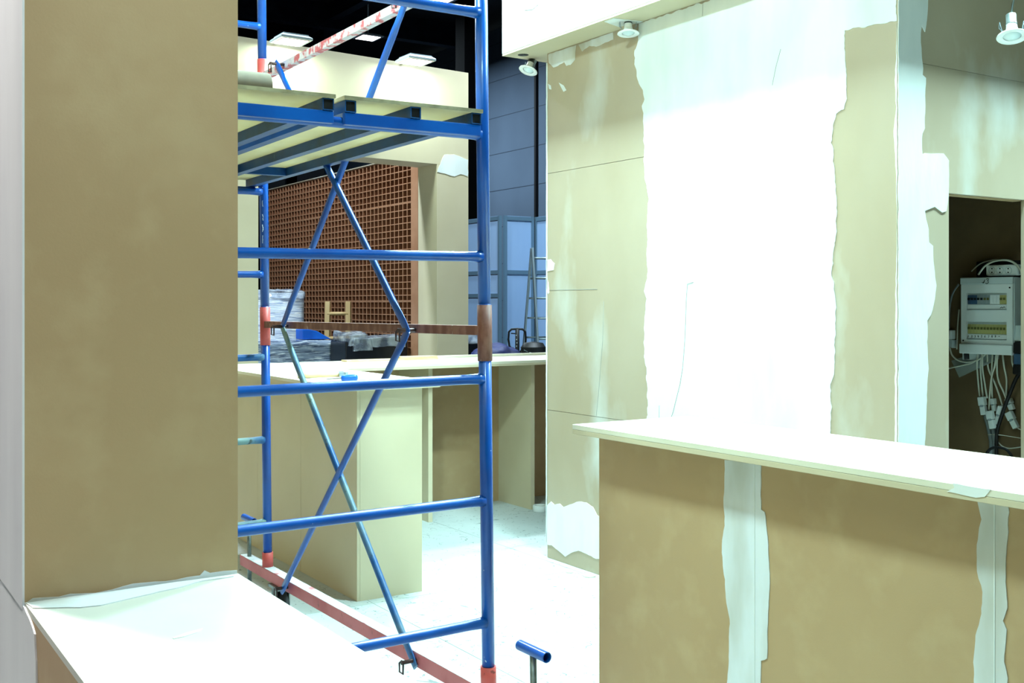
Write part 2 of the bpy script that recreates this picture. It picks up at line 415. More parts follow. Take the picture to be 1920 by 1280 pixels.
# closet behind the niche
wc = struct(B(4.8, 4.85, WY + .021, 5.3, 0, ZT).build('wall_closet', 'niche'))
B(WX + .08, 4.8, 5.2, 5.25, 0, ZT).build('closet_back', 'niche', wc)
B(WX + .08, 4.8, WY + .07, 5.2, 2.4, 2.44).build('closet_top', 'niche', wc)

# bulkhead over both walls -------------------------------------------------
bk = struct(B(3.51, 3.85, 2.65, 5.52, ZB + .0125, ZT).build('trim_1', 'bulkhead'))
B(3.511, 3.85, 2.66, 5.519, ZB, ZB + .012).build('soffit', 'mdf_pale', bk)
B(3.85, 7.5, 2.65, WY, ZB, ZT).build('return', 'mdf_grey', bk)
patch('plaster_smear', [onx(x, y, 3.51) for x, y in ((975, -4), (1010, -4), (1010, 8), (998, 18), (984, 18), (976, 10))], (-1, 0, 0), 'plaster_thin', bk)
line('joint', [onx(x, y, 3.511) for x, y in ((1130, -20), (1130, 30))], 'pencil', bk)
line('joint', [onx(x, y, 3.511) for x, y in ((942, 72), (956, 67))], 'pencil', bk)
patch('plaster_smear', [onz(x, y, ZB) for x, y in ((1133, 40), (1150, 34), (1206, 40), (1200, 43), (1178, 46), (1160, 50))], (0, 0, -1), 'plaster', bk, .002, .003)

# ------------------------------------------------------------------ LED floodlights
def led(loc, label, size=.35, power=LED_P, col=LED_COL, rod=None, leg=None, group='square floodlights along the booth fascias', yaw=0):
    loc = Vector(loc); s = size / 2
    t = thing('led_floodlight', label, 'floodlight', loc, group)
    m = MB(); x, y, z = loc
    k = s * .8
    vs = [(x + a * s, y + b * s, z + h) for h in (0, .022) for a, b in ((-1, -1), (1, -1), (1, 1), (-1, 1))] + [(x + a * k, y + b * k, z + .045) for a, b in ((-1, -1), (1, -1), (1, 1), (-1, 1))]
    fs = [(3, 2, 1, 0), (8, 9, 10, 11)]
    for r in (0, 4):
        for i in range(4): fs.append((r + i, r + (i + 1) % 4, r + 4 + (i + 1) % 4, r + 4 + i))
    m.add(vs, fs); m.build('housing', 'led_frame', t, .004)
    B(x - s * .84, x + s * .84, y - s * .84, y + s * .84, z - .003, z).build('gasket', 'led_pink', t)
    d = B(x - s * .78, x + s * .78, y - s * .78, y + s * .78, z - .006, z - .003).build('diffuser', 'led_glow', t)
    f0 = B(x - k, x + k, y - k, y - k + .006, z + .045, z + .054).build('cooling_fin', 'led_frame', t)
    for q in range(1, 12):
        share(f0, 'cooling_fin', t, (0, q * (2 * k - .006) / 11, 0))
    if rod is not None:
        MB().bar((x, y, z + .06), rod, .03, .008).build('bracket', 'led_frame', t)
    if leg is not None:
        MB().bar((rod[0], rod[1], rod[2]), (rod[0], rod[1], leg), .03, .008).build('bracket_leg', 'led_frame', t)
    ld = bpy.data.lights.new('floodlight_lamp', 'AREA'); ld.shape = 'SQUARE'; ld.size = size * .78
    ld.energy = power; ld.color = col
    lo = bpy.data.objects.new('floodlight_lamp', ld); C.objects.link(lo); lo.parent = t; lo.location = (0, 0, -.008)
    t.rotation_euler.z = 0
    return t
PY = 10.18    # face of the far portal
def at_y(px, py, y): return ony(px, py, y)
PX2, PANG = 6.04, math.radians(5.0)
ZTP = 4.0
def prot(x, y):
    """portal-local point turned with the portal about its right front corner"""
    dx, dy = x - PX2, y - PY
    return PX2 + dx * math.cos(PANG) - dy * math.sin(PANG), PY + dx * math.sin(PANG) + dy * math.cos(PANG)
for fx, lb in ((3.83, 'left white square floodlight on the cream fascia, behind the upper scaffold post'), (5.22, 'right white square floodlight on the cream fascia, beside the scaffold brace'), (2.44, 'square floodlight on the cream fascia hidden behind the left wall')):
    x, y = prot(fx, PY - .22); x2, y2 = prot(fx, PY + .06)
    led((x, y, 3.968), lb, .31, power=LED_P * .13, rod=(x2, y2, 4.04), col=(.74, 1.0, .92), leg=ZTP, yaw=PANG)
h1 = depth(690, 71, 24)
led(h1, 'small bright floodlight hanging in the dark hall between two scaffold members', .53, 500, HALL_COL, rod=(h1.x, h1.y, 8.29), group='hall lamps')
h2 = depth(828, -6, 20)
led(h2, 'bright floodlight at the top edge above the scaffold rung', .7, 60, HALL_COL, rod=(h2.x, h2.y, 8.29), group='hall lamps')
for i, y in enumerate((5.05, 3.7)):
    led((3.26, y, 4.0), ('floodlight over the far end of the white bulkhead, above the frame', 'floodlight over the near end of the white bulkhead, above the frame')[i], power=LED_P * 1.15, rod=(3.51, y, 3.9))
for i, x in enumerate((4.2, 5.5)):
    led((x, 2.4, 4.0), ('floodlight above the niche wall, left one above the frame', 'floodlight above the niche wall, right one above the frame')[i], power=LED_P * 1.7, rod=(x, 2.65, 3.9))
for i, y in enumerate((1.3, 3.2)):
    led((1.05, y, 4.0), ('floodlight over the near part of the left wall, above the frame', 'floodlight over the scaffold on the left wall, above the frame')[i], power=LED_P * (.34, 1.02)[i], rod=(.746, y, 3.9))
for i, y in enumerate((.6, 3.2)):
    led((.0, y, 4.0), ('floodlight on the outer face of the left wall, near the camera', 'floodlight on the outer face of the left wall, past the opening')[i], col=(1.0, .98, .93), power=LED_P * (.22, 1.5)[i], rod=(L0, y, 3.9))
led((6.8, 9.4, 6.6), 'added fill lamp above the blue-grey partition panels, out of frame', .5, 420, HALL_COL, rod=(6.8, 9.4, 8.29), group='hall lamps')  # unseen lamp, added to brighten the partition panels
led((3.0, 10.95, 6.8), 'added fill lamp above the wrapped pallet loads, out of frame', .5, 480, HALL_COL, rod=(3.0, 10.95, 8.29), group='hall lamps')  # unseen lamp, added to lift the pallet film and the lattice face

# ------------------------------------------------------------------ scaffold
XR, XL, YN, YF = 1.88, 0.885, 3.065, 5.10
sc = thing('scaffold_tower', 'blue steel tube scaffold tower with red base beams and crossed braces', 'scaffold', (XR, 4.1, 0))
Z0 = 0.235          # top of base beam
SEC = 1.2
def post(x, y, mats):
    # three stacked sections on each corner
    for k in range(2):
        z0 = Z0 + .06 + SEC * k
        MB().cyl((x, y, z0), (x, y, z0 + SEC), .0212, 18).build('post', 'blue', sc)
    MB().cyl((x, y, Z0 + .06 + 2 * SEC), (x, y, Z0 + .06 + 2 * SEC + 1.05), .0212, 18).build('post', 'blue', sc)
    MB().cyl((x, y, Z0), (x, y, Z0 + .07), .0262, 18).build('sleeve', 'red', sc)
    for k, m in enumerate(mats):
        zc = 1.4 + SEC * k
        MB().cyl((x, y, zc - .092), (x, y, zc + .092), .0245, 18).build('sleeve', m, sc)
post(XR, YN, ('rust', 'red')); post(XR, YF, ('red', 'red')); post(XL, YN, ('red', 'red')); post(XL, YF, ('rust', 'red'))
RZ = [.45, .85, 1.25, 1.65, 2.05, 2.45, 2.85]
for y in (YN, YF):
    for z in RZ:
        m = 'blue' if (y == YN or z > 1.4) else 'blue_worn'
        MB().tube([(XL + .015, y, z), (XL + .06, y, z), (XR - .07, y, z), (XR - .03, y, z), (XR - .012, y, z)], [.021, .0165, .0165, .018, .022], 12).build('rung', m, sc)
for x in (XR, XL):
    B(x - .026, x + .026, 2.74, 5.43, .182, Z0 - .001).build('base_beam', 'red_dusty', sc, .003)
    B(x - .024, x + .024, 2.745, 5.425, Z0 - .001, Z0 + .0006).build('dust_layer', 'dust', sc)
    B(x - .013, x + .013, YN + .02, YF - .02, 1.392, 1.424).build('ledger', 'rust', sc, .002)
    B(x - .016, x + .016, YN + .02, YF - .02, 2.588, 2.622).build('ledger', 'rust_pink', sc, .002)
    # screw jacks
    for y in (2.8, 5.36):
        j = MB().cyl((x, y, .02), (x, y, .41), .0105, 12).build('jack_screw', 'steel', sc)
        MB().cyl((x, y, 0), (x, y, .02), .045, 18).build('jack_foot', 'dark_steel', j)
        m = MB(); a, b_ = Vector((x, y - .075, .423)), Vector((x, y + .075, .423))
        m.cyl(a, b_, .0165, 16, caps=False); m.cyl(a, b_, .0135, 16, caps=False)
        n = 16
        for e in (a, b_):
            k = len(m.v)
            for rr in (.0165, .0135):
                m.v += [e + Vector((math.cos(2 * math.pi * i / n) * rr, 0, math.sin(2 * math.pi * i / n) * rr)) for i in range(n)]
            for i in range(n):
                m.f.append([k + i, k + (i + 1) % n, k + n + (i + 1) % n, k + n + i]); m.sm.append(False)
        m.build('jack_handle', 'blue', j)
    # castors
    for y in (3.24, 4.93):
        f = B(x - .04, x + .04, y - .06, y + .06, .168, .182).build('castor_plate', 'steel', sc)
        MB().box(x - .034, x - .029, y - .03, y + .03, .07, .168).box(x + .029, x + .034, y - .03, y + .03, .07, .168).build('castor_fork', 'steel', f)
        MB().lathe([(0, -.024), (.03, -.024), (.06, -.022), (.074, -.016), (.076, 0), (.074, .016), (.06, .022), (.03, .024), (0, .024)], (x, y, .078), (1, 0, 0), 28).build('castor_wheel', 'rubber', sc)
YA, YB = 3.525, 4.775
def brace(x, y0, z0, y1, z1, m, off):
    a, b_ = Vector((x + off, y0, z0)), Vector((x + off, y1, z1)); d = (b_ - a).normalized()
    br = MB()
    pts = [a - d * .02, a + d * .02, a + d * .07, a + d * .14, b_ - d * .14, b_ - d * .07, b_ - d * .02, b_ + d * .02]
    side = Vector((1, 0, 0)); v = d.cross(side).normalized()
    n = 12; rings = []
    hw = [(.006, .016), (.005, .021), (.007, .020), (.0135, .0135), (.0135, .0135), (.007, .020), (.005, .021), (.006, .016)]
    for p, (hx, hv) in zip(pts, hw):
        rings.append([p + side * (math.cos(2 * math.pi * i / n) * hx) + v * (math.sin(2 * math.pi * i / n) * hv) for i in range(n)])
    vs = [q for r in rings for q in r]; fs = [(i * n + j, i * n + (j + 1) % n, (i + 1) * n + (j + 1) % n, (i + 1) * n + j) for i in range(len(pts) - 1) for j in range(n)]
    br.add(vs, fs, True); br.add(rings[0], [list(range(n))]); br.add(rings[-1], [list(range(n))])
    return br.build('brace', m, sc)
for x, s in ((XR, -1), (XL, 1)):
    brace(x, YB, 1.39, YA, .2, 'blue_worn' if x == XR else 'blue', s * .035)
    brace(x, YA, 1.39, YB, .2, 'blue', s * .050)
    brace(x, YB, 2.6, YA, 1.41, 'blue', s * .050)
    brace(x, YA, 2.6, YB, 1.41, 'blue', s * .035)
    for y in (YA, YB):
        for z in (.207, 1.403, 2.603):
            p = MB().cyl((x - s * .02, y, z), (x + s * .085, y, z), .0075, 12).build('pin', 'dark_steel', sc)
            # swivelling locking tab, an open loop
            mm = MB(); xx = x + s * .08
            c = [(xx, y + .006, z + .006), (xx + s * .004, y + .017, z - .004), (xx + s * .004, y + .017, z - .036), (xx, y - .003, z - .04), (xx, y - .005, z - .005), (xx, y + .006, z + .006)]
            mm.tube(c, .0034, 6); mm.build('locking_tab', 'dark_steel', p)
# chalk scribbles on the far post
cx = XR - .0223
def scrib(pts):
    line('chalk_mark', [Vector((XR - .0125, YF - .0185, 0)) + Vector((a * .9, a * .55, z)) for a, z in pts], 'chalk', sc, .0012)
z = 2.10
scrib([(.001, z), (.004, z + .012)]); scrib([(.0, z - .03), (.006, z - .034)])
scrib([(.004, z - .09), (-.003, z - .098), (.0, z - .12), (.005, z - .125)])
scrib([(-.003, z - .16), (.003, z - .175), (-.001, z - .18), (.004, z - .195)])
scrib([(-.004, z - .21), (.004, z - .245)]); scrib([(.004, z - .215), (-.004, z - .245)])
scrib([(-.004, z - .30), (-.003, z - .262), (.003, z - .265), (.003, z - .282), (-.003, z - .284)])

# decks ---------------------------------------------------------------------
tilted = [sc]
def deck(x0, x1, label, mid=True):
    t = thing('scaffold_deck', label, 'platform', ((x0 + x1) / 2, 4.1, 2.038), 'scaffold decks')
    zb = 2.038
    B(x0 + .004, x1 - .004, YN - .043, YN - .024, zb, zb + .037).build('end_beam', 'blue', t, .002)
    B(x0 + .004, x1 - .004, YF + .024, YF + .043, zb, zb + .037).build('end_beam', 'blue', t, .002)
    B(x0 + .03, x1 - .03, 4.63, 4.655, zb + .038, zb + .073).build('cross_beam', 'blue_dark', t, .002)
    js = [x0 + .022, (x0 + x1) / 2, x1 - .022] if mid else [x0 + .022, x1 - .022]
    for x in js:
        # open channel: web and two flanges, ends show as dark sockets
        m = MB().box(x - .018, x + .018, YN - .046, YF + .06, zb + .0375, zb + .0405)
        m.box(x - .018, x + .018, YN - .046, YF + .06, zb + .0705, zb + .0735)
        m.box(x + .0155, x + .018, YN - .046, YF + .06, zb + .0405, zb + .0705)
        m.box(x - .018, x - .0155, YN - .046, YF + .06, zb + .0405, zb + .0705)
        j = m.build('joist', 'blue_dark', t)
        B(x - .0155, x + .0155, YN - .04, YN - .036, zb + .0405, zb + .0705).build('socket', 'black', j)
        B(x0, x1, YN - .05, YF + .08, zb + .074, zb + .086).build('plywood', 'ply', t, .001)
    B(x0 + .0005, x1 - .0005, YN - .0515, YN - .0501, zb + .0745, zb + .0855).build('worn_edge', 'ply_edge', t)
    tilted.append(t)
    return t
deck(1.366, 1.852, 'right plywood scaffold deck on blue steel joists, next to the near post')
deck(.905, 1.338, 'left plywood scaffold deck on blue steel joists, carrying the brown tube', False)
tz = 2.038 + .0865
tb = thing('cardboard_tube', 'dark brown cardboard tube lying on the plywood scaffold deck', 'tube', (1.0, 3.27, tz))
a, b_ = Vector((.80, 3.27, tz + .048)), Vector((1.222, 3.27, tz + .048))
MB().cyl(a, b_, .048, 26).build('tube_wall', 'cardboard', tb, .003)
MB().cyl(b_ - Vector((.001, 0, 0)), b_ + Vector((.0012, 0, 0)), .038, 20).build('tube_bore', 'black', tb)
tilted.append(tb)
ang = math.radians(-.62)
Rm = Matrix.Rotation(ang, 4, Vector((SN, CS, 0)))
piv = Vector((XR, 4.0, 1.5))
for t in tilted:
    t.matrix_world = Matrix.Translation(piv) @ Rm @ Matrix.Translation(-piv) @ Matrix.Translation(t.location)

# ------------------------------------------------------------------ right counter
RC0, RCY = 2.215, 2.885
rc = thing('counter_cabinet', 'raw board counter body with two vertical white plaster seams, lower right', 'counter', (RC0 + .2, 1.5, 0))
j1 = onx(1416, 1000, RC0).y; j2 = onx(1866, 1000, RC0).y
for (y0, y1) in ((j1, RCY), (j2, j1), (-.2, j2)):
    B(RC0, RC0 + .016, y0 + .001, y1 - .001, 0, 1.068).build('front_panel', 'mdf', rc)
B(RC0 + .016, 2.6, RCY - .018, RCY - .001, 0, 1.068).build('end_panel', 'mdf', rc)
B(2.6, 2.616, -.2, RCY - .001, 0, 1.068).build('back_panel', 'mdf', rc)
PA = [(1360, 862), (1359, 905), (1358, 950), (1360, 985), (1354, 1020), (1356, 1060), (1360, 1085), (1363, 1130), (1369, 1160), (1368, 1220), (1364, 1280), (1364, 1330),
      (1425, 1330), (1428, 1238), (1440, 1235), (1440, 1170), (1444, 1100), (1442, 1030), (1436, 970), (1434, 960), (1427, 955), (1428, 880), (1428, 866)]
PB = [(1833, 930), (1842, 975), (1837, 990), (1832, 1020), (1834, 1070), (1843, 1110), (1840, 1150), (1830, 1190), (1827, 1240), (1829, 1330),
      (1891, 1330), (1890, 1270), (1884, 1240), (1888, 1180), (1882, 1165), (1890, 1140), (1886, 1080), (1890, 1010), (1893, 960), (1890, 940)]
patch('plaster_seam', [Vector((RC0, v.y, min(v.z, 1.063))) for v in (onx(x, y, RC0) for x, y in PA)], (-1, 0, 0), 'plaster_thin', rc, .0022, .003, .012)
patch('plaster_seam', [Vector((RC0, v.y, min(v.z, 1.063))) for v in (onx(x, y, RC0) for x, y in PB)], (-1, 0, 0), 'plaster_thin', rc, .0022, .003, .012)
for yy in (j1, j2):
    B(RC0 - .0035, RC0 - .002, yy - .001, yy + .001, .0, 1.06).build('seam_edge', 'white_paint', rc)
wt = thing('worktop', 'pale board worktop over the lower right counter', 'worktop', (2.4, 1.5, 1.068))
slab = B(2.15, 2.66, -.3, 2.945, 1.0685, 1.0835).build('lower_board', 'mdf_pale', wt, .001)
B(2.15, 2.66, -.3, 2.945, 1.084, 1.10).build('upper_board', 'slab_top', wt, .001)
patch('plaster_smear', [onx(x, y, 2.15) for x, y in ((1787, 906), (1858, 917), (1846, 930), (1830, 932), (1800, 926), (1776, 922), (1790, 915))], (-1, 0, 0), 'plaster', wt, .0012, .002, .01)

# ------------------------------------------------------------------ far L counter
pc = thing('counter_cabinet', 'plain pale board peninsula cabinet behind the crossed braces', 'counter', (2.55, 5.8, 0))
px0, px1, py0, py1 = 2.345, 2.715, 5.05, 7.08
jy = [onx(564, 1050, px0).y, onx(483, 1020, px0).y]
ys = [py0, jy[0], jy[1], py1]
for y0, y1 in zip(ys, ys[1:]):
    B(px0, px0 + .016, y0 + .0012, y1 - .0012, 0, 1.067).build('side_panel', 'mdf_pale', pc)
B(px0 + .0165, px1, py0 - .0, py0 + .016, 0, 1.067).build('end_panel', 'mdf_pale', pc)
B(px1 - .016, px1, py0 + .0165, 6.6, 0, 1.067).build('side_panel', 'mdf_pale', pc)
fc = thing('shelf_cabinet', 'open-fronted pale board shelf cabinet running to the white wall', 'cabinet', (4.2, 6.85, 0))
fy0, fy1 = 6.62, 7.08
for x in (2.775, 3.625, 4.475, 5.325):
    B(x - .016, x + .016, fy0, fy1 - .017, 0, 1.067).build('divider', 'mdf_pale', fc)
for x in (2.791, 3.641, 4.491):
    B(x + .0002, x + .8178, fy1 - .017, fy1, 0, 1.067).build('back_panel', 'mdf', fc)
lt = thing('worktop', 'pale L-shaped board worktop running from behind the scaffold to the white wall', 'worktop', (3.2, 6.2, 1.067))
m = MB()
def lshape(m, z0, z1):
    p = [(2.19, 4.99), (2.79, 4.99), (2.79, 6.45), (5.5, 6.45), (5.5, 7.12), (2.19, 7.12)]
    vs = [(x, y, z) for z in (z0, z1) for x, y in p]; n = 6
    return m.add(vs, [[5, 4, 3, 2, 1, 0], [6, 7, 8, 9, 10, 11]] + [[i, (i + 1) % n, n + (i + 1) % n, n + i] for i in range(n)])
lshape(MB(), 1.0675, 1.083).build('lower_board', 'mdf_pale', lt)
lshape(MB(), 1.0835, 1.10).build('upper_board', 'slab_top', lt)
B(3.9, 5.5, 7.085, 7.12, 1.1005, 1.118).build('back_strip', 'slab_top', lt)

# tools on the peninsula
hx = onz(640, 712, 1.10)
h0, h1_ = onz(558, 703, 1.118), onz(636, 702, 1.118)
hm = thing('hammer', 'hammer with pale wooden handle lying on the peninsula worktop', 'hammer', (h0.x, h0.y, 1.10))
d = (h1_ - h0); d.z = 0; L_ = d.length; d.normalize()
h0.z = h1_.z = 1.116
MB().tube([h0, h0.lerp(h1_, .3), h0.lerp(h1_, .6), h1_ + d * .02], [.016, .0145, .012, .010], 10).build('handle', 'wood_pale', hm)
sd = Vector((-d.y, d.x, 0))
MB().bar(h1_ + d * .012 - sd * .05 + Vector((0, 0, .006)), h1_ + d * .012 + sd * .045 + Vector((0, 0, .006)), .026, .026, d).bar(h1_ + d * .04 - sd * .05 + Vector((0, 0, .006)), h1_ + d * .012 - sd * .02 + Vector((0, 0, .006)), .02, .026, d).build('head', 'alu', hm, .002)
k0, k1 = onz(612, 713, 1.108), onz(671, 709, 1.118)
kn = thing('putty_knife', 'putty knife with fat blue handle in front of the hammer', 'putty knife', (k0.x, k0.y, 1.10))
k0.z = 1.1145; k1.z = 1.1215; d = (k1 - k0)
MB().tube([k0 + d * t for t in (.47, .5, .6, .75, .9, .97, 1.0)], [.009, .016, .0185, .0195, .0185, .015, .008], 14).build('handle', 'blue_plastic', kn)
sd = Vector((-d.y, d.x, 0)).normalized()
m = MB(); a = k0 + d * .48
m.add([k0 - sd * .03, k0 + sd * .03, a + sd * .008, a - sd * .008, k0 - sd * .03 + Vector((0, 0, .0015)), k0 + sd * .03 + Vector((0, 0, .0015)), a + sd * .008 + Vector((0, 0, .003)), a - sd * .008 + Vector((0, 0, .003))],
      [(3, 2, 1, 0), (4, 5, 6, 7), (0, 1, 5, 4), (1, 2, 6, 5), (2, 3, 7, 6), (3, 0, 4, 7)]); m.build('blade', 'steel', kn)
# loose boards at the back of the far worktop
q0, q1 = onz(658, 679, 1.102), onz(782, 672, 1.102)
tag(B(q0.x, q1.x + .1, 6.95, 7.04, 1.1005, 1.112).build('board_strip', 'wood_pale', None, .001), 'thin raw wood strip lying along the back of the far worktop', 'board', 'loose wood strips')
tag(B(q0.x + .42, q1.x + .1, 6.96, 7.04, 1.1125, 1.126).build('board_strip', 'wood_pale', None, .001), 'short raw wood strip stacked on a longer one on the far worktop', 'board', 'loose wood strips')

# ------------------------------------------------------------------ far portal and lattice
PX0, PX1 = 3.60, 5.63
po = thing('board_portal', 'cream board portal with tall fascia and square posts beyond the worktop', 'portal', (PX2, PY, -.012))
po.rotation_euler.z = PANG
B(-1.5, PX2, PY, PY + .38, ZB, ZTP).build('fascia', 'mdf_pale', po)
B(PX1 + .0, PX2, PY, PY + .36, -.012, ZB - .001).build('post', 'mdf_pale', po)
B(PX0 - .41, PX0, PY, PY + .38, -.012, ZB - .001).build('post', 'mdf_pale', po)
patch('plaster_patch', [Vector((x, PY, z)) for x, z in ((5.635, 2.90), (5.72, 3.09), (5.85, 3.10), (6.035, 3.06), (6.035, 2.88), (5.93, 2.90), (5.86, 2.87), (5.73, 2.885))], (0, -1, 0), 'plaster', po, .003, .01, .04)
la = thing('lattice_screen', 'tall brown wooden egg-crate lattice screen seen through the cream portal', 'screen', (5.7, 12.9, -.012))
ly0, ly1, lz1 = 10.72, 15.3, 3.14
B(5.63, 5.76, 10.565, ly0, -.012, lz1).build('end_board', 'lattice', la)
B(5.76, 5.78, ly0, ly1, -.012, lz1).build('backing', 'lattice_shaded', la)
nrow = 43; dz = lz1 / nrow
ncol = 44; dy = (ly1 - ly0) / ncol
s0 = B(5.636, 5.758, ly0, ly1, 0, .011).build('slat', 'lattice_shaded', la)
e0_ = B(5.632, 5.636, ly0, ly1, .0005, .0105).build('lit_edge', 'lattice', s0)  # same slat in a lighter tone, paints its front edge as lit
v0 = B(5.635, 5.757, ly0, ly0 + .011, -.012, lz1).build('slat', 'lattice_shaded', la)
f0_ = B(5.631, 5.635, ly0 - .0015, ly0 + .0125, -.012, lz1).build('lit_edge', 'lattice', v0)
def slat(src, edge, off):
    o = share(src, 'slat', la, off)
    e = edge.copy(); C.objects.link(e); e.parent = o
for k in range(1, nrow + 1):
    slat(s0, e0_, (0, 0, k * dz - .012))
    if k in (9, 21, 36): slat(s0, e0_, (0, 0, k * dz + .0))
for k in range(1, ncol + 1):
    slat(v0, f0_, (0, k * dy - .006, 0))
B(5.62, 5.77, ly0, ly1, lz1, lz1 + .012).build('top_rail', 'mdf_grey', la)

# ------------------------------------------------------------------ hall things
for i, (px, Y, wid) in enumerate(((877, 22, .36), (572, 27, .7), (508, 26, .5))):
    p = depth(px, 570, Y)
    o = tag(B(p.x - wid / 2, p.x + wid / 2, p.y - wid / 2, p.y + wid / 2, -.012, 8.3).build('hall_column', 'column_black'), ('black steel hall column just right of the cream portal', 'wide black hall column behind the lattice screen', 'narrow black hall column behind the far scaffold post')[i], 'column', 'hall columns')
ty_ = onx(1003, 300, 13.94).y
B(13.94, 13.999, ty_ - .035, ty_ + .035, -.012, 8.1).build('cable_track', 'black', hw)

def sys_panel(p0, p1, z1, rails, label):
    p0, p1 = Vector((p0.x, p0.y, -.012)), Vector((p1.x, p1.y, -.012))
    t = thing('partition_panel', label, 'partition', (p0 + p1) / 2, 'blue-grey partition panels')
    d = (p1 - p0).normalized(); sd = Vector((-d.y, d.x, 0)); up = Vector((0, 0, 1))
    MB().bar(p0.lerp(p1, .5) + up * .02, p0.lerp(p1, .5) + up * z1, (p1 - p0).length - .02, .012, d).build('infill', 'panel_blue', t)
    for p in (p0 + d * .02, p1 - d * .02):
        MB().bar(p, p + up * z1, .04, .04, d).build('upright', 'panel_frame', t)
    for z in rails:
        MB().bar(p0 + d * .042 + up * z, p1 - d * .042 + up * z, .035, .05, sd).build('rail', 'panel_frame', t)
    return t
YP = 14.0
c0 = depth(941, 570, YP)
zt = H + (570 - 402) / F * YP; zm = H + (570 - 508) / F * YP
pL = onx(874, 570, c0.x); pR = ony(1000, 570, c0.y)
pRR = Vector((pR.x, pR.y - 1.2, 0))
sys_panel(Vector((c0.x, c0.y + .03, 0)), pL, zt, (.1, zm - .3, zm, zt - .03), 'blue-grey partition panel just right of the cream portal post')
sys_panel(Vector((c0.x + .03, c0.y, 0)), pR, zt, (.1, zm, zt - .03), 'blue-grey partition panel facing the gap, behind the pallet truck')
sys_panel(Vector((pR.x + .04, pR.y, 0)), Vector((pR.x + .04, pR.y - 1.0, 0)), zt, (.1, zm, zt - .03), 'blue-grey partition panel behind the aluminium ladder')

# aluminium ladder
def ladder(name, label, apex, halfw, spread, height, nr, m, rr=.013, rail=.05, ang=0, thick=.022):
    t = thing(name, label, 'ladder', (apex.x, apex.y, -.012))
    u = Vector((math.cos(ang), math.sin(ang), 0)); v = Vector((-u.y, u.x, 0))
    top = Vector((apex.x, apex.y, height))
    for s in (-1, 1):
        for e in (-1, 1):
            foot = Vector((apex.x, apex.y, -.012)) + u * (e * halfw * 1.15) + v * (s * spread)
            MB().bar(foot, top + u * (e * halfw) + v * (s * .02), rail, thick, v).build('stile', m, t)
        for k in range(nr):
            f = (k + .8) / (nr + .3)
            c = Vector((apex.x, apex.y, 0)).lerp(top, f) + v * (s * (spread * (1 - f) + .02 * f)); c.z = height * f
            hw_ = halfw * (1.15 - .15 * f)
            MB().cyl(c - u * hw_, c + u * hw_, rr, 8).build('rung', m, t)
    return t
ap = depth(1013, 465, 12.6)
ladder('step_ladder', 'tall aluminium step ladder half hidden by the white wall', Vector((ap.x + .12, ap.y + .02, 0)), .19, .62, ap.z, 9, 'alu', .011, .045, ang=math.radians(-20))

# pallet truck handle
hp = depth(970, 615, 11.6)
pj = thing('pallet_truck', 'hand pallet truck with black loop handle standing behind the worktop', 'pallet truck', (hp.x, hp.y, -.012))
r_ = Vector((CS, -SN, 0)); up = Vector((0, 0, 1)); cc = Vector((hp.x, hp.y, hp.z))
def lp(a, b): return cc + r_ * (a * 1.12 if abs(a) > .04 else a) + up * b
MB().tube([lp(.03, -.30), lp(-.03, -.255), lp(-.075, -.19), lp(-.085, -.12), lp(-.08, -.04), lp(-.055, -.012), lp(0, -.008), lp(.05, -.012), lp(.075, -.04), lp(.08, -.12), lp(.075, -.19), lp(.03, -.255), lp(.0, -.30)], .012, 8).build('handle_loop', 'black', pj)
MB().tube([lp(0, -.01), lp(0, -.3), lp(.03, -.6), lp(.05, hp.z * -1 + .25)], [.022, .024, .026, .03], 10).build('tiller', 'black', pj)
MB().bar(lp(-.06, -.055), lp(0, -.06), .012, .012).build('lever', 'black', pj)
q = lp(.05, 0); q.z = 0
MB().box(q.x - .12, q.x + .12, q.y - .1, q.y + .1, .09, .3).build('pump', 'blue_tarp', pj)
MB().box(q.x - .27, q.x - .11, q.y, q.y + .6, .1, .17).box(q.x + .11, q.x + .27, q.y, q.y + .6, .1, .17).build('fork', 'blue_tarp', pj)
for s in (-1, 1):
    MB().cyl((q.x + s * .03, q.y - .05, .078), (q.x + s * .09, q.y - .05, .078), .09, 16).build('wheel', 'rubber', pj)
for a, b in ((-.012, -.075), (-.008, -.12), (-.004, -.155), (-.008, -.19), (-.008, -.26), (.006, -.275), (.008, -.3)):
    p = lp(a, b) - Vector((SN, CS, 0)) * .026
    MB().bar(p - up * .006, p + up * .006, .01, .003, r_).build('label_mark', 'chalk', pj)

def blob(name, m, c, rx, ry, rz, label, cat, amp=.18, fr=2.2, seed=0, zmin=None):
    """a crumpled soft heap"""
    bm = bmesh.new(); bmesh.ops.create_icosphere(bm, subdivisions=4, radius=1)
    for v in bm.verts:
        n = 1 + amp * noise.noise(v.co * fr + Vector((seed, 2, 1))) + amp * .4 * noise.noise(v.co * fr * 3 + Vector((seed, 0, 4)))
        v.co = Vector((v.co.x * rx * n, v.co.y * ry * n, max(v.co.z * n, -.55) * rz)) + Vector(c)
    zlo = min(v.co.z for v in bm.verts)
    mb = MB(); bm.verts.index_update()
    mb.add([v.co + Vector((0, 0, (zmin - zlo) if zmin is not None else 0)) for v in bm.verts], [[v.index for v in f.verts] for f in bm.faces], True); bm.free()
    return tag(mb.build(name, m), label, cat)
def crate(name, label, x0, x1, y0, y1, z1, m, cat, group=None):
    t = thing(name, label, cat, ((x0 + x1) / 2, (y0 + y1) / 2, -.012), group)
    return t
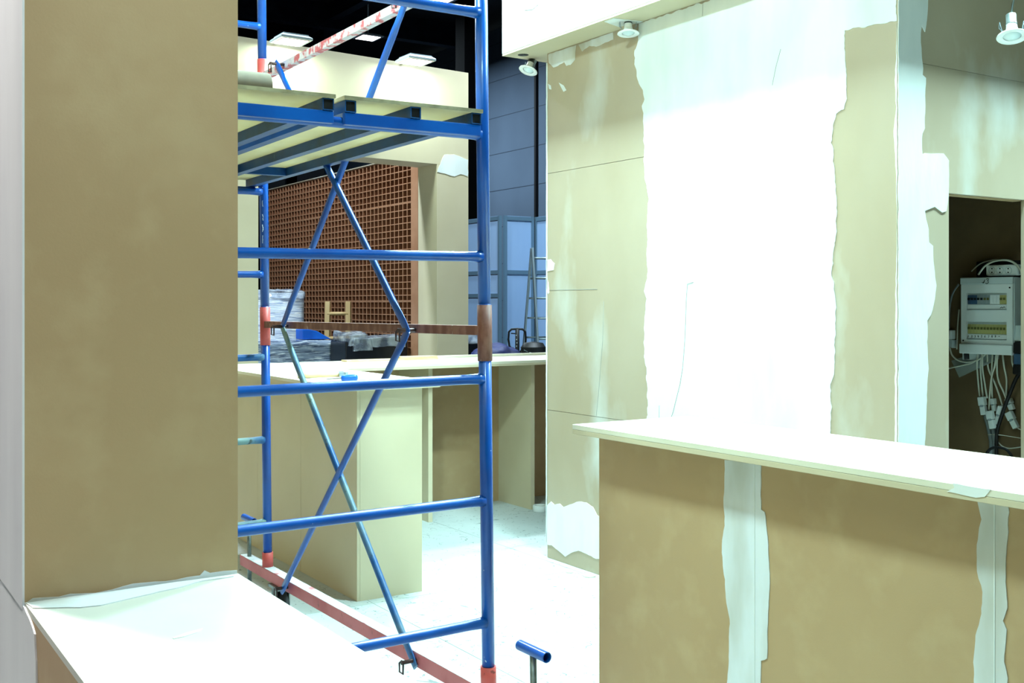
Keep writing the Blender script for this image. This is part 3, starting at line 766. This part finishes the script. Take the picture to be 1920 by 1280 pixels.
# things behind the right end of the worktop
p = depth(945, 655, 10.6)
wb = thing('folding_table', 'low dark work stand behind the right end of the worktop', 'table', (p.x, p.y, -.012))
B(p.x - .35, p.x + .35, p.y - .3, p.y + .3, .86, .89).build('table_top', 'black', wb)
for sx in (-1, 1):
    for sy in (-1, 1):
        B(p.x + sx * .31 - .02, p.x + sx * .31 + .02, p.y + sy * .26 - .02, p.y + sy * .26 + .02, -.012, .86).build('leg', 'dark_steel', wb)
blob('tarp_bundle', 'blue_tarp', (p.x - .1, p.y, 0), 0.25, .24, .15, 'crumpled dark blue tarpaulin bundle beside the pallet truck', 'tarpaulin', zmin=.8905)
pb = depth(1000, 655, 11.3)
bt = thing('tool_bucket', 'black bucket with wire handle beside the aluminium ladder', 'bucket', (pb.x, pb.y, -.012))
MB().lathe([(0, .62), (.11, .62), (.13, 1.05), (.135, 1.055), (.125, 1.06), (.10, 1.10), (0, 1.115)], (pb.x, pb.y, 0), (0, 0, 1), 20).build('bucket_body', 'black', bt)
B(pb.x - .16, pb.x + .16, pb.y - .16, pb.y + .16, -.012, .619).build('stand_box', 'black_gloss', bt)
MB().tube([(pb.x - .13, pb.y - .02, 1.03), (pb.x - .06, pb.y - .14, .98), (pb.x + .0, pb.y - .16, .9), (pb.x + .06, pb.y - .14, .98), (pb.x + .13, pb.y - .02, 1.03)], .005, 6).build('wire_handle', 'alu', bt)

# wrapped pallets inside the portal --------------------------------------------
def crumple(x0, x1, y0, y1, z0, z1, amp=.02, n=12):
    bm = bmesh.new(); bmesh.ops.create_cube(bm, size=1)
    bmesh.ops.subdivide_edges(bm, edges=bm.edges[:], cuts=n, use_grid_fill=True)
    for v in bm.verts:
        p = Vector((x0 + (v.co.x + .5) * (x1 - x0), y0 + (v.co.y + .5) * (y1 - y0), z0 + (v.co.z + .5) * (z1 - z0)))
        q = p * 3.1
        d_ = Vector((noise.noise(q), noise.noise(q + Vector((5, 1, 2))), noise.noise(q + Vector((1, 7, 3))))) * amp
        d2 = Vector((noise.noise(p * 11), noise.noise(p * 11 + Vector((5, 1, 2))), noise.noise(p * 11 + Vector((1, 7, 3))))) * amp * .5
        v.co = p + d_ + d2
        if p.z <= z0 + .001: v.co.z = z0
    mb = MB(); bm.verts.index_update()
    mb.add([v.co.copy() for v in bm.verts], [[v.index for v in f.verts] for f in bm.faces], True); bm.free()
    return mb
def pallet(t, x0, x1, y0, y1, z0=-.012):
    for k in range(5):
        xx = x0 + k * (x1 - x0 - .1) / 4
        B(xx, xx + .1, y0, y1, z0 + .10, z0 + .122).build('deck_board', 'wood', t)
    for k in range(3):
        yy = y0 + k * (y1 - y0 - .09) / 2
        B(x0, x1, yy, yy + .09, z0, z0 + .0995).build('bearer', 'wood', t)
ta = ony(467, 548, 12.6); tb_ = ony(570, 548, 12.6)
wp = thing('wrapped_pallet', 'tall pallet load wrapped in clear stretch film behind the worktop', 'pallet load', ((ta.x + tb_.x) / 2, 13.1, -.012))
pallet(wp, ta.x - .35, tb_.x, 12.6, 13.5)
crumple(ta.x - .35, tb_.x, 12.6, 13.5, .112, ta.z, .015, 16).build('wrapped_load', 'film_pale', wp)
crumple(ta.x - .37, tb_.x + .02, 12.58, 13.52, ta.z - .07, ta.z + .03, .05, 14).build('film_folds', 'film_clear', wp)
tc_ = ony(445, 640, 11.2); td = ony(627, 640, 11.2)
wp2 = thing('wrapped_pallet', 'low dark pallet load wrapped in stretch film, with blue sheet on top', 'pallet load', ((tc_.x + td.x) / 2, 11.45, -.012))
pallet(wp2, tc_.x, td.x, 11.2, 11.75)
crumple(tc_.x, td.x, 11.2, 11.75, .112, tc_.z, .012, 16).build('wrapped_load', 'film', wp2)
e0, e1 = ony(572, 617, 11.35), ony(618, 639, 11.35)
m = MB(); zt_ = tc_.z + .004
pr = [(e0.x - .05, zt_), (e1.x, zt_), (e0.x + .12, e0.z - .02), (e0.x + .02, e0.z), (e0.x - .05, e0.z)]
n = len(pr)
vs = [(x, y, z) for y in (11.3, 11.5) for x, z in pr]
m.add(vs, [list(range(n)), list(range(2 * n - 1, n - 1, -1))] + [[i, (i + 1) % n, n + (i + 1) % n, n + i] for i in range(n)]).build('blue_sheet', 'blue_plastic', wp2, .008)

# wooden step ladder
wa = depth(634, 565, 12.9)
ladder('wooden_ladder', 'pale wooden step ladder standing against the lattice screen', Vector((wa.x, wa.y, 0)), .12, .14, wa.z, 5, 'wood', .022, .035, math.radians(-33), .055)

# black crate with film
ka, kb = ony(648, 640, 10.75), ony(788, 640, 10.75)
kb.x = min(kb.x, 5.68)
kt = thing('black_crate', 'black crate with crumpled clear film draped over its top edge', 'crate', ((ka.x + kb.x) / 2, 11.0, -.012))
B(ka.x, kb.x - .08, 10.75, 11.15, -.012, ka.z).build('crate_body', 'black_gloss', kt, .01)
B(ka.x + .02, kb.x - .1, 10.77, 11.18, ka.z, ka.z + .012).build('crate_lid', 'black', kt)
crumple(ka.x + .02, ka.x + .27, 10.73, 11.1, ka.z - .03, ka.z + .085, .045, 12).build('film_sheet', 'film_clear', kt)
crumple(ka.x + .08, ka.x + .30, 10.715, 10.75, ka.z - .1, ka.z + .05, .03, 12).build('film_sheet', 'film_clear', kt)
crumple(ka.x + .3, kb.x - .1, 10.725, 11.1, ka.z - .06, ka.z + .05, .03, 12).build('film_sheet', 'film_clear', kt)
ba, bb = ony(878, 632, 11.2), ony(908, 632, 11.2)
kt2 = thing('black_crate', 'black film-covered crate to the right of the cream post', 'crate', ((ba.x + bb.x) / 2, 11.5, -.012))
B(ba.x - .2, bb.x + .04, 11.2, 11.7, -.012, ba.z - .06).build('crate_body', 'black_gloss', kt2, .01)
crumple(ba.x - .2, bb.x + .05, 11.18, 11.7, ba.z - .08, ba.z + .06, .04, 12).build('film_sheet', 'film_clear', kt2)

# ------------------------------------------------------------------ hanging downlights
def downlight(hole, head, aim, label, hole_vis=True, side=1):
    hole, head = Vector(hole), Vector(head)
    t = thing('downlight', label, 'spotlight', hole, 'unmounted white downlights')
    aim = Vector(aim).normalized(); s = 1.0
    if hole_vis:
        MB().lathe([(0, -.0008), (.032, -.0008), (.033, .0)], hole, (0, 0, 1), 24).build('cut_out', 'black', t)
    # reflector ring, neck, lamp holder, bulb face
    MB().lathe([(.034, .004), (.056, .000), (.058, .002), (.056, .006), (.036, .012), (.026, .022), (.022, .034), (.020, .052), (.0205, .056)], head, -aim, 28).build('reflector_ring', 'lamp_white', t)
    MB().lathe([(0, -.010), (.016, -.006), (.028, .001), (.034, .008)], head, -aim, 24).build('bulb_face', 'bulb', t)
    MB().lathe([(.0215, .056), (.0215, .060), (.0195, .060), (.0195, .100), (.014, .104), (0, .104)], head, -aim, 20).build('lamp_holder', 'steel', t)
    u = aim.cross(Vector((0, 0, 1)))
    if u.length < .1: u = Vector((CS, -SN, 0))
    u.normalize()
    for e in (-1, 1):
        b0 = head - aim * .012 + u * (e * .034)
        MB().bar(b0, b0 - aim * .055 + u * (e * .010), .014, .0015, aim.cross(u)).build('spring_clip', 'alu', t)
        MB().tube([b0 - aim * .02, b0 - aim * .03 + u * (e * .012), b0 - aim * .045 + u * (e * .012)], .0015, 5).build('spring', 'alu', t)
    tail = head - aim * .10
    top = hole + Vector((0, 0, -.001))
    MB().tube([tail, tail.lerp(top, .4) + u * .006 * side, tail.lerp(top, .8) - u * .004, top], .004, 6).build('lead', 'steel', t)
    return t
e = onz(981, 103, ZB); hd = depth(990, 133, 6.60)
downlight(e, (hd.x, hd.y, hd.z), (-CS * .32 - SN * .3, SN * .32 - CS * .3, -1), 'white downlight dangling by its lead under the left end of the bulkhead')
e = onz(1178, 40, ZB); hd = depth(1177, 64, (e.x * SN + e.y * CS))
downlight(e, (e.x, e.y, hd.z), (-SN * .12, -CS * .12, -1), 'white downlight hanging straight below the bulkhead beside the plaster seam', False)
hd = depth(1898, 70, 4.30)
downlight((hd.x + .01, hd.y - .02, hd.z + .35), hd, (-.1 - SN * .25, -CS * .25, -1), 'white downlight hanging at the upper right corner above the niche', False, -1)

# ------------------------------------------------------------------ electrical niche
BX = 4.8; FX = 4.715
def bp(px, py, x=FX): return onx(px, py, x)
a0, a1 = bp(1801, 520), bp(1899, 662)
y_hi, y_lo, z_hi, z_lo = a0.y, a1.y, bp(1850, 520).z, bp(1850, 664).z
db = thing('distribution_box', 'white electrical distribution box with two rows of breakers, marked 13', 'fuse box', (BX - .04, (y_hi + y_lo) / 2, z_lo))
B(FX + .012, BX - .001, y_lo, y_hi, z_lo + .02, z_hi).build('case', 'box_plastic', db, .004)
def frame(name, y0, y1, z0, z1, holes, x0, x1, m, par):
    """front cover plate with rectangular windows stacked vertically"""
    mb = MB(); zs = z0
    for (h0_, h1b) in holes:
        mb.box(x0, x1, y0, y1, zs, h0_); wdt = (y1 - y0) * .11
        mb.box(x0, x1, y0, y0 + wdt, h0_, h1b); mb.box(x0, x1, y1 - wdt, y1, h0_, h1b); zs = h1b
    mb.box(x0, x1, y0, y1, zs, z1)
    return mb.build(name, m, par)
zz = lambda py: bp(1850, py).z
c_hi, c_lo = zz(533), zz(645)
frame('cover', y_lo + .002, y_hi - .002, c_lo, c_hi, ((zz(637), zz(603)), (zz(581), zz(549))), FX + .001, FX + .012, 'box_white', db)
B(FX - .004, FX + .012, y_lo - .0005, y_hi + .0005, c_hi + .001, z_hi + .001).build('top_hood', 'box_plastic', db, .004)
B(FX - .012, FX + .012, y_lo - .0005, y_hi + .0005, z_lo, c_lo - .001).build('bottom_hood', 'box_white', db, .004)
wy0, wy1 = y_lo + (y_hi - y_lo) * .13, y_hi - (y_hi - y_lo) * .13
nb = 12; bw = (wy1 - wy0) / nb
for r, (pt, pbm) in enumerate(((553, 570), (608, 626))):
    for k in range(nb):
        yc = wy1 - (k + .5) * bw
        if r == 0: mm_ = 'breaker_blue' if k < 3 else ('breaker_yellow' if k > 9 else ('box_white' if 6 < k else 'breaker_grey'))
        else: mm_ = 'breaker_yellow'
        br = B(FX + .004, FX + .03, yc - bw * .47, yc + bw * .47, zz(pbm), zz(pt)).build('breaker', mm_, db, .001)
        if not (r == 0 and k in (7, 8, 9)):
            B(FX - .001, FX + .0035, yc - bw * .3, yc + bw * .3, zz((pt * .45 + pbm * .55)), zz((pt * .7 + pbm * .3))).build('toggle', 'ink' if (r == 0 and k < 5) else 'toggle_olive', br)
    B(FX + .006, FX + .03, wy0, wy1, zz((pbm + 9)), zz(pbm + 1)).build('label_strip', 'box_white', db)
for px, py in ((1893, 539), (1806, 638)):
    c = bp(px, py); MB().cyl((FX - .001, c.y, c.z), (FX + .002, c.y, c.z), .004, 10).build('cover_screw', 'ink', db)
def pen(pts, x=FX - .0046, r=.0017):
    MB().tube([bp(1770 + a / 5.82, 470 + b / 5.82, x) for a, b in pts], r, 5).build('handwriting', 'ink', db)
pen([(416, 346), (426, 352), (438, 335), (447, 314), (440, 334), (432, 354)])
pen([(462, 312), (474, 304), (489, 307), (484, 320), (471, 329), (482, 332), (486, 342), (478, 355), (464, 359), (453, 352)])
digits = {'1': [[(-5, 12), (3, -12)]], '2': [[(-5, -8), (2, -12), (6, -6), (-6, 11), (6, 9)]], '3': [[(-5, -11), (5, -10), (-1, -1), (5, 4), (-5, 12)]], '4': [[(-3, -12), (-6, 2), (6, 0)], [(4, -9), (0, 12)]],
          '5': [[(6, -12), (-3, -11), (-4, -2), (4, 2), (-1, 11), (-6, 9)]], '6': [[(4, -12), (-5, 4), (0, 12), (5, 4), (-4, 3)]], '7': [[(-6, -11), (6, -11), (-2, 12)]], '8': [[(0, -1), (-5, -8), (3, -12), (4, -6), (-5, 6), (0, 12), (5, 5), (0, -1)]],
          '9': [[(5, -8), (-4, -10), (-3, 0), (5, -6), (-3, 12)]], '-': [[(-7, 0), (8, -1)]]}
for ch, cxz in zip('123456789-', (265, 303, 340, 374, 411, 446, 487, 524, 561, 601)):
    for st in digits[ch]:
        pen([(cxz + a, 934 + b) for a, b in st], FX + .0050, .0012)
pen([(612, 625), (628, 614), (640, 624), (655, 612), (668, 620)], FX + .0052, .0014)

# board above and socket strip
mb_ = B(BX - .03, BX - .002, bp(1912, 500).y, bp(1818, 500).y, z_hi + .004, bp(1850, 489).z).build('backing_board', 'black')
tag(mb_, 'dark backing board behind the socket strip in the niche', 'board')
ss = thing('socket_strip', 'white three-way socket strip above the distribution box', 'power strip', (BX - .05, bp(1875, 507, BX - .06).y, bp(1875, 515, BX - .06).z))
sx = BX - .066
s0_, s1_ = onx(1848, 497, sx), onx(1908, 516, sx)
B(sx, BX - .0305, s1_.y, s0_.y, s1_.z, s0_.z).build('strip_body', 'box_white', ss, .008)
for px in (1860, 1875, 1890.5):
    c = onx(px, 507, sx)
    MB().lathe([(0, .0005), (.0135, .0005), (.0155, -.001), (.018, -.002), (.019, 0)], c, (1, 0, 0), 22).build('socket', 'box_plastic', ss)
    for e_ in (-1, 1):
        MB().cyl(c + Vector((-.0022, 0, e_ * .009)), c + Vector((.001, 0, e_ * .009)), .0033, 8).build('socket_hole', 'ink', ss)

def curve(pts, n=6):
    pts = [Vector(p) for p in pts]; out = []
    for i in range(len(pts) - 1):
        p0 = pts[max(i - 1, 0)]; p1_ = pts[i]; p2_ = pts[i + 1]; p3 = pts[min(i + 2, len(pts) - 1)]
        for k in range(n):
            t = k / n
            out.append(.5 * ((2 * p1_) + (p2_ - p0) * t + (2 * p0 - 5 * p1_ + 4 * p2_ - p3) * t * t + (3 * p1_ - p0 - 3 * p2_ + p3) * t ** 3))
    out.append(pts[-1]); return out
def Z2(a, b, x=4.76): return onx(1770 + a / 5.82, 640 + b / 5.82, x)
def Z1(a, b, x=4.76): return onx(1770 + a / 5.82, 470 + b / 5.82, x)
def cable(pts, label, r=.0042, m='cable_white', group='white cables below the distribution box', name='cable'):
    return tag(MB().tube(curve(pts), r, 7).build(name, m), label, 'cable', group)
cable([Z2(370, 120), Z2(360, 260), Z2(375, 470), Z2(388, 600)], 'leftmost white cable hanging down below the distribution box')
cable([Z2(412, 125), Z2(398, 290), Z2(410, 450), Z2(426, 600)], 'second white cable from the left below the distribution box')
cable([Z2(420, 130, 4.75), Z2(420, 290, 4.75), Z2(445, 460, 4.75), Z2(472, 620, 4.75)], 'third white cable from the left below the distribution box')
cable([Z2(570, 125, 4.745), Z2(555, 260, 4.745), Z2(520, 390, 4.745), Z2(500, 560, 4.745), Z2(490, 745, 4.745)], 'white cable slanting across the others to the lowest connector')
cable([Z2(530, 125), Z2(522, 300), Z2(520, 450), Z2(527, 620)], 'white cable ending in the upright middle connector', .0042)
cable([Z2(470, 125, 4.77), Z2(485, 300, 4.77), Z2(545, 430, 4.77), Z2(600, 580, 4.77), Z2(638, 700, 4.77)], 'white cable running behind to the tilted connector')
cable([Z2(590, 125, 4.75), Z2(578, 250, 4.75), Z2(590, 410, 4.75), Z2(645, 540, 4.75), Z2(682, 640, 4.75)], 'white cable bulging to the right below the distribution box')
cable([Z2(640, 125), Z2(655, 270), Z2(682, 420), Z2(676, 600)], 'rightmost long white cable below the distribution box')
cable([Z2(740, 110), Z2(745, 230), Z2(775, 320)], 'short white cable at the right corner of the distribution box')
cable([Z2(62, 60), Z2(90, 150), Z2(170, 210), Z2(290, 225), Z2(400, 185), Z2(470, 118)], 'white cable looping from the wall socket up to the distribution box')
cable([Z2(10, 305), Z2(140, 272), Z2(290, 240), Z2(370, 195)], 'white cable running in from the left niche edge', .0036)
cable([Z1(160, 365), Z1(95, 470), Z1(60, 640), Z1(52, 860)], 'grey cable curving down the left side of the distribution box', .0045, 'conduit')
cable([Z1(165, 640, 4.785), Z1(150, 800, 4.785), Z1(140, 1075, 4.785)], 'thin pale cable close to the left side of the box', .0035)
cable([Z1(300, 225, 4.765), Z1(400, 140, 4.765), Z1(540, 100, 4.765), Z1(640, 100, 4.72)], 'thin pale cable arching from the backing board', .003)
cable([Z1(375, 260, 4.73), Z1(450, 165, 4.725), Z1(560, 110, 4.725), Z1(700, 105, 4.725), Z1(800, 160, 4.725), Z1(850, 260, 4.725), Z1(865, 420, 4.725)], 'thick pale cable arching over the socket strip', .005)
cable([Z2(480, 1015, 4.74), Z2(600, 1018, 4.74), Z2(840, 1055, 4.74)], 'thin white wire crossing the conduit', .0016)
cable([Z2(585, 1090), Z2(640, 1145), Z2(720, 1165), Z2(840, 1150)], 'pale wire curling on the right below the connectors', .0028)
cable([Z2(805, 945), Z2(835, 960), Z2(870, 966)], 'white wire leaving the lowest right connector', .003)
cable([Z2(860, 330, 4.74), Z2(800, 380, 4.735), Z2(730, 540, 4.73), Z2(680, 670, 4.73), Z2(610, 870, 4.735), Z2(575, 1020, 4.74), Z2(570, 1300, 4.74)], 'thick black cable slanting across the connectors', .0085, 'black', None, 'black_cable')
cable([Z2(460, 1225, 4.72), Z2(510, 1170, 4.715), Z2(590, 1155, 4.715), Z2(680, 1180, 4.715), Z2(740, 1260, 4.72), Z2(745, 1400, 4.72)], 'black cable loop low in the niche above the worktop', .0065, 'black', None, 'black_cable')
# corrugated conduits
for i, (pts, lb) in enumerate((([(450, 800), (480, 900), (505, 1020), (520, 1150), (520, 1500)], 'left grey conduit below the connectors'), ([(535, 950), (550, 1050), (560, 1180), (555, 1500)], 'right ribbed grey conduit below the connectors'))):
    cp = curve([Z2(a, b, 4.77 - .015 * i) for a, b in pts], 30)
    tag(MB().tube(cp, [.0105 + (.0016 if k % 2 else 0) for k in range(len(cp))], 10).build('conduit', 'conduit'), lb, 'conduit', 'grey conduits')
def conn(a0, b0, a1, b1, w_, label, x=4.742):
    p, q = Z2(a0, b0, x), Z2(a1, b1, x)
    t = thing('cable_connector', label, 'connector', p.lerp(q, .5), 'white cable connectors')
    d = (q - p)
    MB().bar(p, p + d * .48, .026, w_, (1, 0, 0)).build('plug_half', 'connector', t, .003)
    MB().bar(p + d * .5, q, .022, w_ * .82, (1, 0, 0)).build('socket_half', 'connector', t, .003)
    MB().bar(p + d * .44, p + d * .56, .028, w_ * .5, (1, 0, 0)).build('latch', 'breaker_grey', t, .001)
conn(410, 605, 440, 800, .033, 'fat white connector at the left of the cluster')
conn(535, 622, 550, 760, .020, 'small upright white connector in the middle of the cluster', 4.755)
conn(495, 755, 535, 950, .033, 'lowest white connector on top of the ribbed conduit', 4.73)
conn(625, 705, 575, 900, .022, 'slim tilted white connector left of the black cable', 4.755)
conn(700, 620, 745, 745, .030, 'white connector right behind the black cable', 4.77)
conn(705, 770, 790, 945, .034, 'white connector slanting down at the right of the cluster', 4.76)
# wall socket left and junction items
js = thing('wall_socket', 'white surface socket with plug left of the distribution box', 'socket', Z1(70, 960, 4.79))
c0_, c1_ = Z1(38, 865, 4.77), Z1(95, 1060, 4.77)
B(4.77, BX - .001, c1_.y, c0_.y, c1_.z, (c0_.z + c1_.z) / 2 - .004).build('lower_body', 'box_plastic', js, .003)
B(4.762, BX - .001, c1_.y + .003, c0_.y, (c0_.z + c1_.z) / 2 - .002, c0_.z).build('upper_body', 'box_white', js, .003)
jb = Z2(280, 150, 4.77)
t = thing('junction_box', 'small grey junction box below the left of the distribution box', 'junction box', jb)
B(4.765, BX - .001, Z2(360, 150).y, Z2(190, 150).y, Z2(280, 205).z, Z2(280, 110).z).build('box_body', 'box_plastic', t, .004)
MB().cyl(Z2(245, 120, 4.76), Z2(250, 195, 4.76), .012, 14).build('cable_gland', 'rubber', t)
# folded clear plastic sleeve
m = MB(); q4 = [Z2(80, 210, 4.775), Z2(165, 392, 4.75), Z2(600, 190, 4.765), Z2(600, 110, 4.785), Z2(360, 120, 4.785)]
m.add(q4 + [p + Vector((.004, 0, 0)) for p in q4], [[0, 1, 2, 3, 4], [9, 8, 7, 6, 5]] + [[i, (i + 1) % 5, 5 + (i + 1) % 5, 5 + i] for i in range(5)])
tag(m.build('plastic_sleeve', 'bag_clear'), 'clear plastic sleeve tucked below the distribution box', 'plastic sleeve')
# blue and black plug at the right edge
t = thing('power_plug', 'black and blue industrial plug at the right edge of the niche', 'plug', Z2(830, 180, 4.73))
MB().bar(Z2(830, 10, 4.735), Z2(826, 130, 4.735), .05, .04, (1, 0, 0)).build('cap', 'black', t, .006)
MB().bar(Z2(826, 132, 4.735), Z2(824, 250, 4.735), .046, .034, (1, 0, 0)).build('collar', 'breaker_blue', t, .004)
MB().bar(Z2(824, 252, 4.735), Z2(820, 360, 4.735), .05, .04, (1, 0, 0)).build('body', 'black', t, .006)
MB().bar(Z1(840, 810, 4.75), Z1(835, 985, 4.75), .05, .03, (1, 0, 0)).build('upper_shell', 'box_plastic', t, .004)

# ------------------------------------------------------------------ floor litter
for px, py, r, lb in ((1105, 1080, .034, 'white plastic disc on the floor nearest the grey wall foot'), (1068, 1073, .02, 'small white disc on the floor by the grey wall foot')):
    p = onz(px, py, 0)
    tag(MB().lathe([(0, 0), (r, 0), (r * 1.03, .004), (r, .008), (r * .85, .0085), (r * .8, .006), (0, .006)], p, (0, 0, 1), 22).build('plastic_disc', 'slab_top'), lb, 'disc', 'discs on the floor')
p = onz(1013, 958, 0)
tr = MB().lathe([(.03, 0), (.052, 0), (.054, .003), (.054, .042), (.052, .045), (.03, .045), (.03, 0)], p, (0, 0, 1), 24)
tag(tr.build('tape_roll', 'white_paint'), 'white tape roll on the floor under the far worktop', 'tape roll')
p = Vector((1.80, 5.14, 0))
tag(MB().bar(p + Vector((-.05, .1, .03)), p + Vector((.02, -.1, .03)), .09, .018).bar(p + Vector((-.03, .12, .008)), p + Vector((.0, -.12, .008)), .07, .015).bar(p + Vector((-.04, .02, .05)), p + Vector((.03, -.08, .055)), .05, .012).build('wood_scrap', 'scrap'), 'splintered scrap of wood under the far end of the red beam', 'wood scrap')
